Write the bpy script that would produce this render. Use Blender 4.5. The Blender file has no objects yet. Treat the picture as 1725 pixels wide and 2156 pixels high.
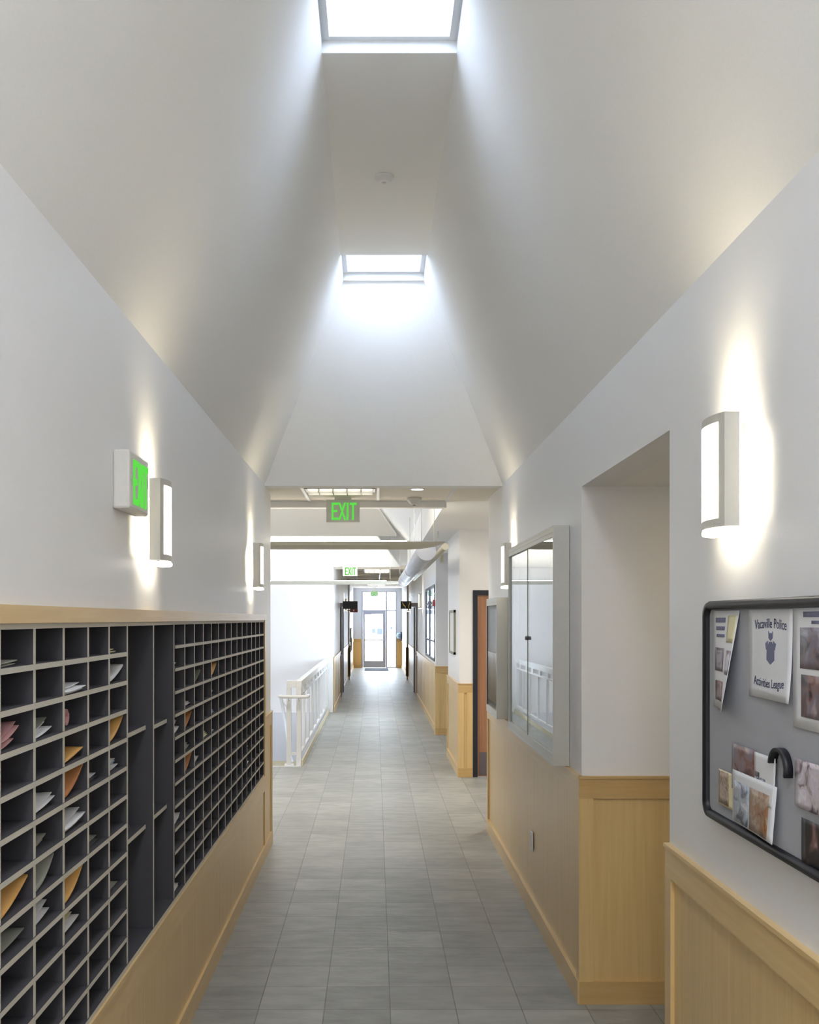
import bpy, bmesh, math, random
from mathutils import Vector, Matrix
random.seed(7)
sc = bpy.context.scene
C = bpy.context.collection

# ------------------------------------------------------------------ camera
cam_d = bpy.data.cameras.new('camera')
cam = bpy.data.objects.new('camera', cam_d); C.objects.link(cam)
cam.location = (0, 0, 1.8)
cam.rotation_euler = (math.pi/2, 0, 0)
cam_d.sensor_fit = 'VERTICAL'
cam_d.sensor_height = 36
cam_d.lens = 36*2211/2156
cam_d.shift_x = (862.5-790)/2156
cam_d.shift_y = (1303-1078)/2156
cam_d.clip_start = 0.05
cam_d.clip_end = 300
sc.camera = cam

# ------------------------------------------------------------------ view and sky
sc.view_settings.view_transform = 'Standard'
sc.view_settings.look = 'None'
sc.view_settings.gamma = 1
sc.view_settings.use_curve_mapping = False
sc.view_settings.exposure = 0.95
sc.cycles.use_denoising = True
sc.cycles.max_bounces = 12
sc.cycles.diffuse_bounces = 8
sc.cycles.glossy_bounces = 5
sc.cycles.transparent_max_bounces = 12
sc.cycles.sample_clamp_indirect = 8
world = bpy.data.worlds.new('sky'); sc.world = world
world.use_nodes = True
bg = world.node_tree.nodes['Background']
bg.inputs[0].default_value = (0.80, 0.88, 1.0, 1)
bg.inputs[1].default_value = 9.0

def portal(name, loc, rot, sx, sy):
    l = bpy.data.lights.new(name, 'AREA'); l.shape = 'RECTANGLE'; l.size = sx; l.size_y = sy
    l.cycles.is_portal = True
    o = bpy.data.objects.new(name, l); C.objects.link(o); o.location = loc; o.rotation_euler = rot
    return o
H = math.pi/2
SKY_Y = [(-2.18, -1.63), (1.01, 1.56), (4.20, 4.75), (7.39, 7.94)]
for a, b in SKY_Y:
    portal('skylight_portal', (0.064, (a+b)/2, 4.47), (0, 0, 0), 0.60, b-a)
portal('end_glazing_portal', (0.0, 38.62, 1.45), (-H, 0, 0), 1.5, 2.9)
portal('stair_window_portal', (-4.75, 15.5, 1.4), (0, -H, 0), 1.6, 3.4)
portal('wall_window_portal', (1.15, 18.5, 1.75), (0, H, 0), 1.4, 3.1)
portal('rear_fill_portal', (0.064, -3.35, 1.5), (H, 0, 0), 1.5, 2.4)  # sky sampling for the added fill window behind the camera

def lamp(name, loc, rot, sx, sy, power, col):  # area light, used for the added unseen fills
    l = bpy.data.lights.new(name, 'AREA'); l.shape = 'RECTANGLE'; l.size = sx; l.size_y = sy
    l.energy = power; l.color = col
    o = bpy.data.objects.new(name, l); C.objects.link(o); o.location = loc; o.rotation_euler = rot
    return o

# ------------------------------------------------------------------ materials
def nodes(name):
    m = bpy.data.materials.new(name); m.use_nodes = True
    nt = m.node_tree; b = nt.nodes['Principled BSDF']
    return m, nt, b
def rgb(*c):
    def f(v):
        v /= 255
        return v/12.92 if v <= 0.04045 else ((v+0.055)/1.055)**2.4
    return (f(c[0]), f(c[1]), f(c[2]), 1)
def plain(name, col, rough=0.6, metal=0, spec=0.4, bump=0.0, bscale=80):
    m, nt, b = nodes(name)
    b.inputs['Base Color'].default_value = col
    b.inputs['Roughness'].default_value = rough
    b.inputs['Metallic'].default_value = metal
    b.inputs['Specular IOR Level'].default_value = spec
    n = nt.nodes.new('ShaderNodeTexNoise'); n.inputs['Scale'].default_value = bscale
    g = nt.nodes.new('ShaderNodeNewGeometry'); nt.links.new(g.outputs['Position'], n.inputs['Vector'])
    if bump:
        bp = nt.nodes.new('ShaderNodeBump'); bp.inputs['Strength'].default_value = bump; bp.inputs['Distance'].default_value = 0.002
        nt.links.new(n.outputs['Fac'], bp.inputs['Height']); nt.links.new(bp.outputs['Normal'], b.inputs['Normal'])
    mx = nt.nodes.new('ShaderNodeMix'); mx.data_type = 'RGBA'
    mx.inputs[6].default_value = [c*0.97 for c in col[:3]]+[1]; mx.inputs[7].default_value = [min(1, c*1.03) for c in col[:3]]+[1]
    nt.links.new(n.outputs['Fac'], mx.inputs[0]); nt.links.new(mx.outputs[2], b.inputs['Base Color'])
    return m
def wood(name, light, dark, rough=0.30, axis='z'):
    m, nt, b = nodes(name)
    g = nt.nodes.new('ShaderNodeNewGeometry')
    mp = nt.nodes.new('ShaderNodeMapping')
    s = {'z': (38, 38, 1.6), 'y': (38, 1.6, 38), 'x': (1.6, 38, 38)}[axis]
    mp.inputs['Scale'].default_value = s
    n = nt.nodes.new('ShaderNodeTexNoise'); n.inputs['Scale'].default_value = 1.0; n.inputs['Detail'].default_value = 6; n.inputs['Roughness'].default_value = 0.65
    mx = nt.nodes.new('ShaderNodeMix'); mx.data_type = 'RGBA'
    mx.inputs[6].default_value = dark; mx.inputs[7].default_value = light
    cr = nt.nodes.new('ShaderNodeValToRGB'); cr.color_ramp.elements[0].position = 0.3; cr.color_ramp.elements[1].position = 0.7
    nt.links.new(g.outputs['Position'], mp.inputs['Vector']); nt.links.new(mp.outputs[0], n.inputs['Vector'])
    nt.links.new(n.outputs['Fac'], cr.inputs[0]); nt.links.new(cr.outputs[0], mx.inputs[0])
    nt.links.new(mx.outputs[2], b.inputs['Base Color'])
    b.inputs['Roughness'].default_value = rough
    return m
def emit(name, col, s):
    m = bpy.data.materials.new(name); m.use_nodes = True; nt = m.node_tree
    nt.nodes.remove(nt.nodes['Principled BSDF'])
    e = nt.nodes.new('ShaderNodeEmission'); e.inputs[0].default_value = (*col, 1); e.inputs[1].default_value = s
    nt.links.new(e.outputs[0], nt.nodes['Material Output'].inputs[0])
    return m
def glassy(name, tint=(1, 1, 1), ior=1.5, extra=0.0):
    m = bpy.data.materials.new(name); m.use_nodes = True; nt = m.node_tree
    nt.nodes.remove(nt.nodes['Principled BSDF'])
    t = nt.nodes.new('ShaderNodeBsdfTransparent'); t.inputs[0].default_value = (*tint, 1)
    g = nt.nodes.new('ShaderNodeBsdfGlossy'); g.inputs['Roughness'].default_value = 0.01
    f = nt.nodes.new('ShaderNodeFresnel')
    ge = nt.nodes.new('ShaderNodeNewGeometry'); mi = nt.nodes.new('ShaderNodeMapRange')
    mi.inputs['To Min'].default_value = ior; mi.inputs['To Max'].default_value = 1/ior
    nt.links.new(ge.outputs['Backfacing'], mi.inputs['Value']); nt.links.new(mi.outputs[0], f.inputs[0])
    mx = nt.nodes.new('ShaderNodeMixShader')
    fac = f.outputs[0]
    if extra:
        ad = nt.nodes.new('ShaderNodeMath'); ad.operation = 'MULTIPLY_ADD'; ad.use_clamp = True
        ad.inputs[1].default_value = 1.0; ad.inputs[2].default_value = extra
        nt.links.new(fac, ad.inputs[0]); fac = ad.outputs[0]
    nt.links.new(fac, mx.inputs[0]); nt.links.new(t.outputs[0], mx.inputs[1]); nt.links.new(g.outputs[0], mx.inputs[2])
    nt.links.new(mx.outputs[0], nt.nodes['Material Output'].inputs[0])
    return m
def tile_floor():
    m, nt, b = nodes('slate_tile')
    g = nt.nodes.new('ShaderNodeNewGeometry')
    mp = nt.nodes.new('ShaderNodeMapping'); T = 0.3037
    mp.inputs['Location'].default_value = (-0.0694+20*T, -5.444+40*T, 0)
    nt.links.new(g.outputs['Position'], mp.inputs['Vector'])
    br = nt.nodes.new('ShaderNodeTexBrick'); br.offset = 0; br.squash = 1
    br.inputs['Scale'].default_value = 1.0
    br.inputs['Brick Width'].default_value = T; br.inputs['Row Height'].default_value = T
    br.inputs['Mortar Size'].default_value = 0.0028; br.inputs['Mortar Smooth'].default_value = 0.3
    br.inputs['Color1'].default_value = rgb(150, 152, 149); br.inputs['Color2'].default_value = rgb(166, 168, 164)
    br.inputs['Mortar'].default_value = rgb(124, 124, 121)
    nt.links.new(mp.outputs[0], br.inputs['Vector'])
    n1 = nt.nodes.new('ShaderNodeTexNoise'); n1.inputs['Scale'].default_value = 5; n1.inputs['Detail'].default_value = 7
    mp2 = nt.nodes.new('ShaderNodeMapping'); mp2.inputs['Scale'].default_value = (1, 2.2, 1)
    nt.links.new(g.outputs['Position'], mp2.inputs['Vector']); nt.links.new(mp2.outputs[0], n1.inputs['Vector'])
    mx = nt.nodes.new('ShaderNodeMix'); mx.data_type = 'RGBA'; mx.blend_type = 'OVERLAY'; mx.inputs[0].default_value = 0.35
    nt.links.new(br.outputs['Color'], mx.inputs[6]); nt.links.new(n1.outputs['Fac'], mx.inputs[7])
    nt.links.new(mx.outputs[2], b.inputs['Base Color'])
    b.inputs['Roughness'].default_value = 0.42
    b.inputs['Specular IOR Level'].default_value = 0.3
    n2 = nt.nodes.new('ShaderNodeTexNoise'); n2.inputs['Scale'].default_value = 9; n2.inputs['Detail'].default_value = 4
    nt.links.new(mp2.outputs[0], n2.inputs['Vector'])
    ms = nt.nodes.new('ShaderNodeMath'); ms.operation = 'MULTIPLY_ADD'; ms.inputs[1].default_value = -0.6
    nt.links.new(br.outputs['Fac'], ms.inputs[0]); nt.links.new(n2.outputs['Fac'], ms.inputs[2])
    bp = nt.nodes.new('ShaderNodeBump'); bp.inputs['Strength'].default_value = 0.5; bp.inputs['Distance'].default_value = 0.006
    nt.links.new(ms.outputs[0], bp.inputs['Height']); nt.links.new(bp.outputs['Normal'], b.inputs['Normal'])
    return m
def snapshot(name, cols, scale, seed):
    m, nt, b = nodes(name)
    g = nt.nodes.new('ShaderNodeNewGeometry')
    mp = nt.nodes.new('ShaderNodeMapping'); mp.inputs['Location'].default_value = (seed*3.1, seed*1.7, seed*5.3)
    nt.links.new(g.outputs['Position'], mp.inputs['Vector'])
    n = nt.nodes.new('ShaderNodeTexNoise'); n.inputs['Scale'].default_value = scale; n.inputs['Detail'].default_value = 3; n.inputs['Distortion'].default_value = 0.8
    nt.links.new(mp.outputs[0], n.inputs['Vector'])
    cr = nt.nodes.new('ShaderNodeValToRGB'); cr.color_ramp.interpolation = 'B_SPLINE'
    el = cr.color_ramp.elements
    for i in range(len(cols)-2): el.new(0.5)
    for i, c in enumerate(cols):
        el[i].position = 0.32+0.36*i/(len(cols)-1); el[i].color = c
    nt.links.new(n.outputs['Fac'], cr.inputs[0]); nt.links.new(cr.outputs[0], b.inputs['Base Color'])
    b.inputs['Roughness'].default_value = 0.3
    return m
def perforated():
    # glowing lamp diffuser behind a perforated sheet: holes give light, the sheet between them is metal
    m = bpy.data.materials.new('perforated_diffuser'); m.use_nodes = True; nt = m.node_tree; b = nt.nodes['Principled BSDF']
    b.inputs['Base Color'].default_value = rgb(190, 188, 180); b.inputs['Roughness'].default_value = 0.5
    e = nt.nodes.new('ShaderNodeEmission'); e.inputs[0].default_value = (1, 0.96, 0.86, 1); e.inputs[1].default_value = 2.2
    tc = nt.nodes.new('ShaderNodeTexCoord')
    mp = nt.nodes.new('ShaderNodeMapping'); mp.inputs['Rotation'].default_value = (math.pi/4, 0, 0); mp.inputs['Scale'].default_value = (0, 170, 170)
    nt.links.new(tc.outputs['Object'], mp.inputs['Vector'])
    v = nt.nodes.new('ShaderNodeTexVoronoi'); v.inputs['Randomness'].default_value = 0; v.inputs['Scale'].default_value = 1
    nt.links.new(mp.outputs[0], v.inputs['Vector'])
    mt = nt.nodes.new('ShaderNodeMath'); mt.operation = 'LESS_THAN'; mt.inputs[1].default_value = 0.47
    nt.links.new(v.outputs['Distance'], mt.inputs[0])
    mx = nt.nodes.new('ShaderNodeMixShader')
    nt.links.new(mt.outputs[0], mx.inputs[0]); nt.links.new(b.outputs[0], mx.inputs[1]); nt.links.new(e.outputs[0], mx.inputs[2])
    nt.links.new(mx.outputs[0], nt.nodes['Material Output'].inputs[0])
    return m

M = dict(
    paint=plain('wall_paint', rgb(236, 236, 237), 0.38, spec=0.3, bump=0.12, bscale=220),
    ceil=plain('ceiling_paint', rgb(244, 243, 240), 0.8, bump=0.1, bscale=150),
    cool=plain('pale_grey_paint', rgb(214, 216, 222), 0.5),
    cream=plain('cream_paint', rgb(214, 206, 178), 0.6),
    tilec=plain('ceiling_tile', rgb(238, 230, 217), 0.9, bump=0.3, bscale=300),
    white=plain('white_enamel', rgb(226, 227, 228), 0.35),
    wood=wood('maple', rgb(224, 194, 138), rgb(211, 178, 120)),
    woody=wood('maple_rail', rgb(226, 197, 142), rgb(214, 181, 124), axis='y'),
    woodx=wood('maple_rail_cross', rgb(208, 176, 122), rgb(196, 160, 104), axis='x'),
    doorwood=wood('door_veneer', rgb(172, 126, 94), rgb(154, 106, 76)),
    floor=tile_floor(),
    black=plain('black_plastic', rgb(28, 28, 34), 0.4),
    darkf=plain('dark_frame_paint', rgb(38, 40, 52), 0.4),
    kick=plain('kick_plate', rgb(120, 112, 118), 0.35, metal=0.6),
    lam=plain('charcoal_laminate', rgb(72, 71, 76), 0.6),
    edge=plain('laminate_edging', rgb(200, 197, 186), 0.5),
    alu=plain('satin_aluminium', rgb(206, 204, 196), 0.42, metal=0.35),
    store=plain('storefront_frame', rgb(176, 180, 196), 0.5),
    casein=plain('case_lining', rgb(214, 215, 214), 0.7),
    fabric=plain('grey_tackboard_cloth', rgb(172, 174, 180), 0.9, bump=0.6, bscale=500),
    paper=plain('white_paper', rgb(226, 227, 230), 0.6),
    papery=plain('cream_paper', rgb(226, 218, 178), 0.6),
    paperb=plain('pale_blue_paper', rgb(150, 178, 214), 0.6),
    paperg=plain('grey_paper', rgb(150, 152, 142), 0.6),
    papergr=plain('green_grey_folder', rgb(112, 118, 92), 0.6),
    pink=plain('pink_paper', rgb(206, 158, 160), 0.6),
    manila=plain('manila_envelope', rgb(226, 174, 100), 0.55),
    brownp=plain('brown_envelope', rgb(190, 126, 78), 0.6),
    dimp=plain('dark_folder', rgb(70, 68, 72), 0.6),
    signw=plain('sign_housing', rgb(224, 222, 216), 0.5),
    green=emit('exit_green', (0.16, 0.95, 0.10), 0.40),
    tube=emit('lamp_tube', (1, 0.90, 0.68), 95.0),
    lens=emit('lamp_lens', (1, 0.95, 0.84), 3.0),
    perf=perforated(),
    pend=emit('pendant_glow', (1, 0.93, 0.80), 7.5),
    pendb=plain('pendant_body', rgb(196, 192, 178), 0.5),
    duct=plain('galvanised_duct', rgb(196, 200, 212), 0.32, metal=0.55),
    ink=plain('navy_ink', rgb(48, 54, 92), 0.6),
    inkl=plain('faded_ink', rgb(110, 112, 140), 0.6),
    gold=plain('gold_leaf', rgb(226, 196, 110), 0.4, metal=0.3),
    red=plain('red_enamel', rgb(120, 42, 40), 0.4),
    redl=plain('alarm_red', rgb(176, 92, 92), 0.4),
    mat=plain('door_mat', rgb(66, 76, 92), 0.95, bump=0.8, bscale=300),
    glass=glassy('window_glass', (0.96, 0.98, 0.98)),
    tintglass=glassy('tinted_glass', (0.30, 0.31, 0.32)),
    skyglass=glassy('skylight_acrylic', (0.66, 0.69, 0.74)),
    caseglass=glassy('case_glass', (0.93, 0.95, 0.95), 1.62, 0.06),
    skin=plain('olive_steel', rgb(150, 150, 132), 0.5),
    facade=plain('facade_paint', rgb(235, 235, 238), 0.8),
    facadeg=plain('facade_windows', rgb(46, 54, 84), 0.3),
    asphalt=plain('pale_concrete', rgb(214, 214, 216), 0.9),
    bluep=plain('pale_blue_plastic', rgb(170, 205, 228), 0.4),
)
SN = [
    snapshot('photo_red', [rgb(34, 24, 30), rgb(110, 60, 60), rgb(150, 120, 110), rgb(90, 100, 130), rgb(196, 170, 160)], 17, 1),
    snapshot('photo_purple', [rgb(40, 36, 44), rgb(96, 82, 96), rgb(150, 130, 126), rgb(96, 98, 130), rgb(188, 182, 186)], 20, 2),
    snapshot('photo_blue', [rgb(50, 60, 84), rgb(110, 120, 140), rgb(190, 196, 204), rgb(140, 150, 168), rgb(220, 220, 220)], 24, 3),
    snapshot('photo_orange', [rgb(66, 44, 40), rgb(176, 120, 66), rgb(120, 110, 104), rgb(206, 180, 150), rgb(80, 84, 110)], 26, 4),
    snapshot('photo_team', [rgb(60, 50, 60), rgb(120, 100, 110), rgb(224, 216, 220), rgb(190, 180, 196), rgb(236, 232, 236)], 22, 5),
    snapshot('photo_dark', [rgb(20, 20, 28), rgb(26, 26, 34), rgb(40, 34, 44), rgb(150, 110, 104), rgb(210, 200, 206)], 12, 6),
    snapshot('tree_reflection', [rgb(60, 66, 84), rgb(120, 128, 136), rgb(206, 208, 214), rgb(226, 226, 230), rgb(120, 124, 96)], 12, 7),
]

# ------------------------------------------------------------------ mesh helpers
class MB:
    def __init__(s): s.v = []; s.f = []; s.sm = []; s.mi = []
    def _add(s, vs, fs, smooth=False, mi=0):
        o = len(s.v); s.v += [tuple(p) for p in vs]
        for k, f in enumerate(fs):
            s.f.append([o+i for i in f]); s.sm.append(smooth if isinstance(smooth, bool) else smooth[k]); s.mi.append(mi if isinstance(mi, int) else mi[k])
        return s
    def box(s, x0, x1, y0, y1, z0, z1, mi=0):
        if x0 > x1: x0, x1 = x1, x0
        if y0 > y1: y0, y1 = y1, y0
        vs = [(x0,y0,z0),(x1,y0,z0),(x1,y1,z0),(x0,y1,z0),(x0,y0,z1),(x1,y0,z1),(x1,y1,z1),(x0,y1,z1)]
        # order: bottom, top, -y, +x, +y, -x
        return s._add(vs, [(0,3,2,1),(4,5,6,7),(0,1,5,4),(1,2,6,5),(2,3,7,6),(3,0,4,7)], False, mi)
    def prism(s, pts, axis, a, b, mi=0, smooth=False):
        # closed polygon pts (2D) swept along axis from a to b
        n = len(pts)
        def P(p, t):
            return {'x': (t, p[0], p[1]), 'y': (p[0], t, p[1]), 'z': (p[0], p[1], t)}[axis]
        vs = [P(p, a) for p in pts]+[P(p, b) for p in pts]
        fs = [tuple(range(n))[::-1], tuple(range(n, 2*n))]+[(i, (i+1) % n, n+(i+1) % n, n+i) for i in range(n)]
        return s._add(vs, fs, [False, False]+[smooth]*n, mi)
    def quad(s, pts, t, mi=0):
        # planar polygon thickened along its normal by t
        p = [Vector(q) for q in pts]
        nrm = (p[1]-p[0]).cross(p[2]-p[0]).normalized()*t
        n = len(p)
        return s._add(p+[q+nrm for q in p], [tuple(range(n))[::-1], tuple(range(n, 2*n))]+[(i, (i+1) % n, n+(i+1) % n, n+i) for i in range(n)], False, mi)
    def tube(s, path, r, n=12, mi=0):
        path = [Vector(p) for p in path]; rings = []
        for i, p in enumerate(path):
            d = (path[min(i+1, len(path)-1)]-path[max(i-1, 0)]).normalized()
            up = Vector((0, 0, 1)) if abs(d.z) < 0.9 else Vector((1, 0, 0))
            a = d.cross(up).normalized(); b = a.cross(d)
            rr = r[i] if isinstance(r, (list, tuple)) else r
            rings.append([p+a*math.cos(2*math.pi*k/n)*rr+b*math.sin(2*math.pi*k/n)*rr for k in range(n)])
        vs = [q for R in rings for q in R]; fs = []; sm = []
        for i in range(len(path)-1):
            for k in range(n):
                fs.append((i*n+k, i*n+(k+1) % n, (i+1)*n+(k+1) % n, (i+1)*n+k)); sm.append(True)
        fs.append(tuple(range(n))[::-1]); fs.append(tuple((len(path)-1)*n+k for k in range(n))); sm += [False, False]
        return s._add(vs, fs, sm, mi)
    def lathe(s, c, prof, n=24, mi=0):
        # prof: (radius, z) list about vertical axis through c
        vs = []; fs = []
        for r, z in prof:
            for k in range(n):
                vs.append((c[0]+r*math.cos(2*math.pi*k/n), c[1]+r*math.sin(2*math.pi*k/n), c[2]+z))
        for i in range(len(prof)-1):
            for k in range(n):
                fs.append((i*n+k, i*n+(k+1) % n, (i+1)*n+(k+1) % n, (i+1)*n+k))
        fs.append(tuple(range(n))); fs.append(tuple((len(prof)-1)*n+k for k in range(n)))
        return s._add(vs, fs, [True]*(len(fs)-2)+[False, False], mi)
    def sheet(s, fn, nu=8, nv=8, t=0.0012, mi=0, u0=0, u1=1, v0=0, v1=1, lift=0.0):
        # thin curved sheet: fn(u,v) -> point
        pts = []; e = 1e-3
        for side in (0, 1):
            for i in range(nu+1):
                for j in range(nv+1):
                    u = u0+(u1-u0)*i/nu; v = v0+(v1-v0)*j/nv
                    p = Vector(fn(u, v)); du = Vector(fn(u+e, v))-p; dv = Vector(fn(u, v+e))-p
                    nn = du.cross(dv).normalized()
                    pts.append(p+nn*(lift+(t if side else 0)))
        W = nv+1; K = (nu+1)*W; fs = []; sm = []
        for i in range(nu):
            for j in range(nv):
                a = i*W+j; fs.append((a, a+1, a+W+1, a+W)); sm.append(True)
                a += K; fs.append((a, a+W, a+W+1, a+1)); sm.append(True)
        rim = [j for j in range(nv)]+[i*W+nv for i in range(nu)]+[nu*W+j for j in range(nv, 0, -1)]+[i*W for i in range(nu, 0, -1)]
        for k in range(len(rim)):
            a, b = rim[k], rim[(k+1) % len(rim)]
            fs.append((a, a+K, b+K, b)); sm.append(False)
        return s._add(pts, fs, sm, mi)
    def build(s, name, mats, parent=None, local=False, bevel=0):
        off = Vector((0, 0, 0))
        if parent is not None and not local:
            r = parent
            while r.parent: r = r.parent
            off = Vector(r.location)
        me = bpy.data.meshes.new(name)
        me.from_pydata([tuple(Vector(p)-off) for p in s.v], [], s.f)
        for m in (mats if isinstance(mats, (list, tuple)) else [mats]): me.materials.append(m)
        for i, p in enumerate(me.polygons): p.use_smooth = s.sm[i]; p.material_index = s.mi[i]
        bm = bmesh.new(); bm.from_mesh(me)
        bmesh.ops.recalc_face_normals(bm, faces=bm.faces)
        if bevel:
            bmesh.ops.bevel(bm, geom=[e for e in bm.edges if len(e.link_faces) == 2 and e.calc_face_angle(0) > 0.8], offset=bevel, segments=2, affect='EDGES', profile=0.5)
        bm.to_mesh(me); bm.free(); me.update()
        o = bpy.data.objects.new(name, me); C.objects.link(o)
        if parent is not None: o.parent = parent
        return o
def tag(o, label=None, cat=None, group=None, kind=None):
    if label: o['label'] = label
    if cat: o['category'] = cat
    if group: o['group'] = group
    if kind: o['kind'] = kind
    return o
def thing(name, label, cat, loc=(0, 0, 0), rz=0, group=None):
    o = bpy.data.objects.new(name, None); C.objects.link(o); o.location = loc; o.rotation_euler = (0, 0, rz)
    o.empty_display_size = 0.1
    return tag(o, label, cat, group)
def struct(name, mb, mat, bevel=0, label=None):
    return tag(mb.build(name, mat, bevel=bevel), label, None, None, 'structure')
def copy_tree(o, parent=None):
    c = o.copy(); C.objects.link(c)
    if parent is not None: c.parent = parent
    for ch in list(o.children): copy_tree(ch, c)
    return c
def text_mesh(body, size, align='CENTER', extrude=0.0004):
    cu = bpy.data.curves.new('lettering', 'FONT'); cu.body = body; cu.size = size; cu.align_x = align; cu.extrude = extrude
    o = bpy.data.objects.new('lettering', cu); C.objects.link(o)
    dg = bpy.context.evaluated_depsgraph_get(); dg.update()
    me = bpy.data.meshes.new_from_object(o.evaluated_get(dg))
    bpy.data.objects.remove(o)
    return me

XL, XR = -0.84, 0.968            # wall faces
ZC = 2.82                        # flat ceiling
ZT = 4.36                        # top of the vault
XA, XB = -0.241, 0.369           # flat strip of the vault
YV = 7.97                        # far end of the vault

# ------------------------------------------------------------------ room shell
struct('floor', MB().box(-4.8, 3.2, -3.6, 12.8, -0.3, 0).box(-0.90, 3.2, 12.8, 20.2, -0.3, 0).box(-1.0, 2.0, 20.2, 38.7, -0.3, 0), M['floor'])
# left wall with the recess for the mail slots
w = MB()
w.box(-1.34, XL, -3.4, 8.43, 0, 0.62)
w.box(-1.34, XL, -3.4, 8.43, 1.831, ZC)
w.box(-1.34, XL, -3.4, 1.30, 0.62, 1.831)
w.box(-1.34, XL, 7.84, 8.43, 0.62, 1.831)
w.box(-1.34, -1.24, 1.30, 7.84, 0.62, 1.831)
struct('wall_left', w, M['paint'])
# right wall with the alcove
w = MB()
w.box(XR, 1.12, -3.4, 3.45, 0, ZC)
w.box(XR, 1.12, 3.45, 4.92, 2.42, ZC)
w.box(XR, 2.3, 4.92, 5.05, 0, ZC)
w.box(XR, 1.12, 5.05, 8.95, 0, ZC)
w.box(1.12, 2.3, 3.33, 3.45, 0, 2.6)
w.box(2.3, 2.42, 3.33, 5.05, 0, 2.6)
struct('wall_right', w, M['paint'])
struct('ceiling_1', MB().box(1.12, 2.3, 3.45, 4.92, 2.42, 2.5), M['ceil'])
# vault: two steep slopes, flat strip with skylight openings, end wall
v = MB()
v.prism([(XL, ZC), (XA, ZT), (XA-0.12, ZT+0.1), (XL-0.2, ZC+0.1), (XL-0.2, ZC-0.0)], 'y', -3.4, YV)
v.prism([(XR, ZC), (XR+0.2, ZC), (XR+0.2, ZC+0.1), (XB+0.12, ZT+0.1), (XB, ZT)], 'y', -3.4, YV)
struct('ceiling_2', v, M['ceil'])
v = MB(); ys = [-3.4]
for a, b in SKY_Y: ys += [a, b]
ys.append(YV)
for i in range(0, len(ys), 2):
    v.box(XA-0.1, XB+0.1, ys[i], ys[i+1], ZT, ZT+0.09)
struct('ceiling_3', v, M['ceil'])
struct('ceiling_4', MB().box(XL-0.4, XR+0.3, YV, YV+0.14, ZC-0.01, 4.7), M['ceil'])
# skylights
for i, (a, b) in enumerate(SKY_Y):
    k = MB()
    k.box(XA-0.10, XA, a-0.1, b+0.1, ZT+0.09, ZT+0.16); k.box(XB, XB+0.10, a-0.1, b+0.1, ZT+0.09, ZT+0.16); k.box(XA-0.02, XA, a, b, ZT, ZT+0.09); k.box(XB, XB+0.02, a, b, ZT, ZT+0.09)
    k.box(XA, XB, a-0.10, a, ZT+0.09, ZT+0.16); k.box(XA, XB, b, b+0.10, ZT+0.09, ZT+0.16)
    f = struct('window_%d' % (i+1), k, M['white'])
    fr = MB(); fz0, fz1 = ZT+0.055, ZT+0.085
    fr.box(XA, XA+0.034, a, b, fz0, fz1); fr.box(XB-0.034, XB, a, b, fz0, fz1)
    fr.box(XA+0.034, XB-0.034, a, a+0.034, fz0, fz1); fr.box(XA+0.034, XB-0.034, b-0.034, b, fz0, fz1)
    tag(fr.build('window_frame', M['white'], f), kind='structure')
    tag(MB().box(XA+0.02, XB-0.02, a+0.02, b-0.02, ZT+0.068, ZT+0.074).build('window_pane', M['skyglass'], f), kind='structure')
# wall behind the camera, with a tall unseen window added for front fill
w = MB()
w.box(XL-0.1, -0.36, -3.4, -3.25, 0, 4.6); w.box(0.49, XR+0.1, -3.4, -3.25, 0, 4.6)
w.box(-0.36, 0.49, -3.4, -3.25, 2.75, 4.6); w.box(-0.36, 0.49, -3.4, -3.25, 0, 0.3)
struct('wall_back', w, M['paint'])
k = MB().box(-0.36, -0.31, -3.38, -3.3, 0.3, 2.75).box(0.44, 0.49, -3.38, -3.3, 0.3, 2.75).box(-0.31, 0.44, -3.38, -3.3, 0.3, 0.35).box(-0.31, 0.44, -3.38, -3.3, 2.70, 2.75)
f = struct('window_5', k, M['store'])
tag(MB().box(-0.32, 0.45, -3.345, -3.335, 0.34, 2.71).build('window_pane', M['tintglass'], f), kind='structure')

# lobby and stair hall
w = MB()
w.box(-4.8, -1.34, 8.0, 8.15, 0, 4.0)
w.box(-4.8, -4.6, 8.0, 13.9, -2.2, 4.0); w.box(-4.8, -4.6, 17.1, 20.4, -2.2, 4.0)
w.box(-4.8, -4.6, 13.9, 17.1, -2.2, 0.7); w.box(-4.8, -4.6, 13.9, 17.1, 2.1, 4.0)
struct('wall_left.001', w, M['paint'])
k = MB().box(-4.72, -4.62, 13.9, 13.96, 0.7, 2.1).box(-4.72, -4.62, 17.04, 17.1, 0.7, 2.1).box(-4.72, -4.62, 13.96, 17.04, 0.7, 0.76).box(-4.72, -4.62, 13.96, 17.04, 2.04, 2.1)
for yy in (14.98, 16.0): k.box(-4.72, -4.62, yy, yy+0.05, 0.76, 2.04)
f = struct('window_6', k, M['store'])
tag(MB().box(-4.68, -4.67, 13.93, 17.07, 0.73, 2.07).build('window_pane', M['tintglass'], f), kind='structure')
struct('wall_far', MB().box(-4.8, -0.80, 20.2, 20.4, 0, 4.0).box(-0.80, 1.4, 20.2, 20.35, 2.83, 4.0), M['paint'])
struct('wall_far.001', MB().box(-4.8, -0.88, 20.17, 20.4, -2.2, 0.0), M['cool'])
struct('baseboard_far', MB().box(-4.6, -0.9, 20.14, 20.17, -1.06, -0.93), M['cream'])
struct('trim_1', MB().box(-4.6, -0.90, 12.79, 12.83, -0.04, 0.004), M['white'], label='white nosing at the top of the stairs')
st = MB()
for i in range(6):
    st.box(-4.6, -1.1, 12.83+0.28*i, 12.83+0.28*(i+1), -0.3-0.175*(i+1), -0.175*(i+1))
st.box(-4.6, -0.9, 14.51, 20.2, -1.3, -1.07)
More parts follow.
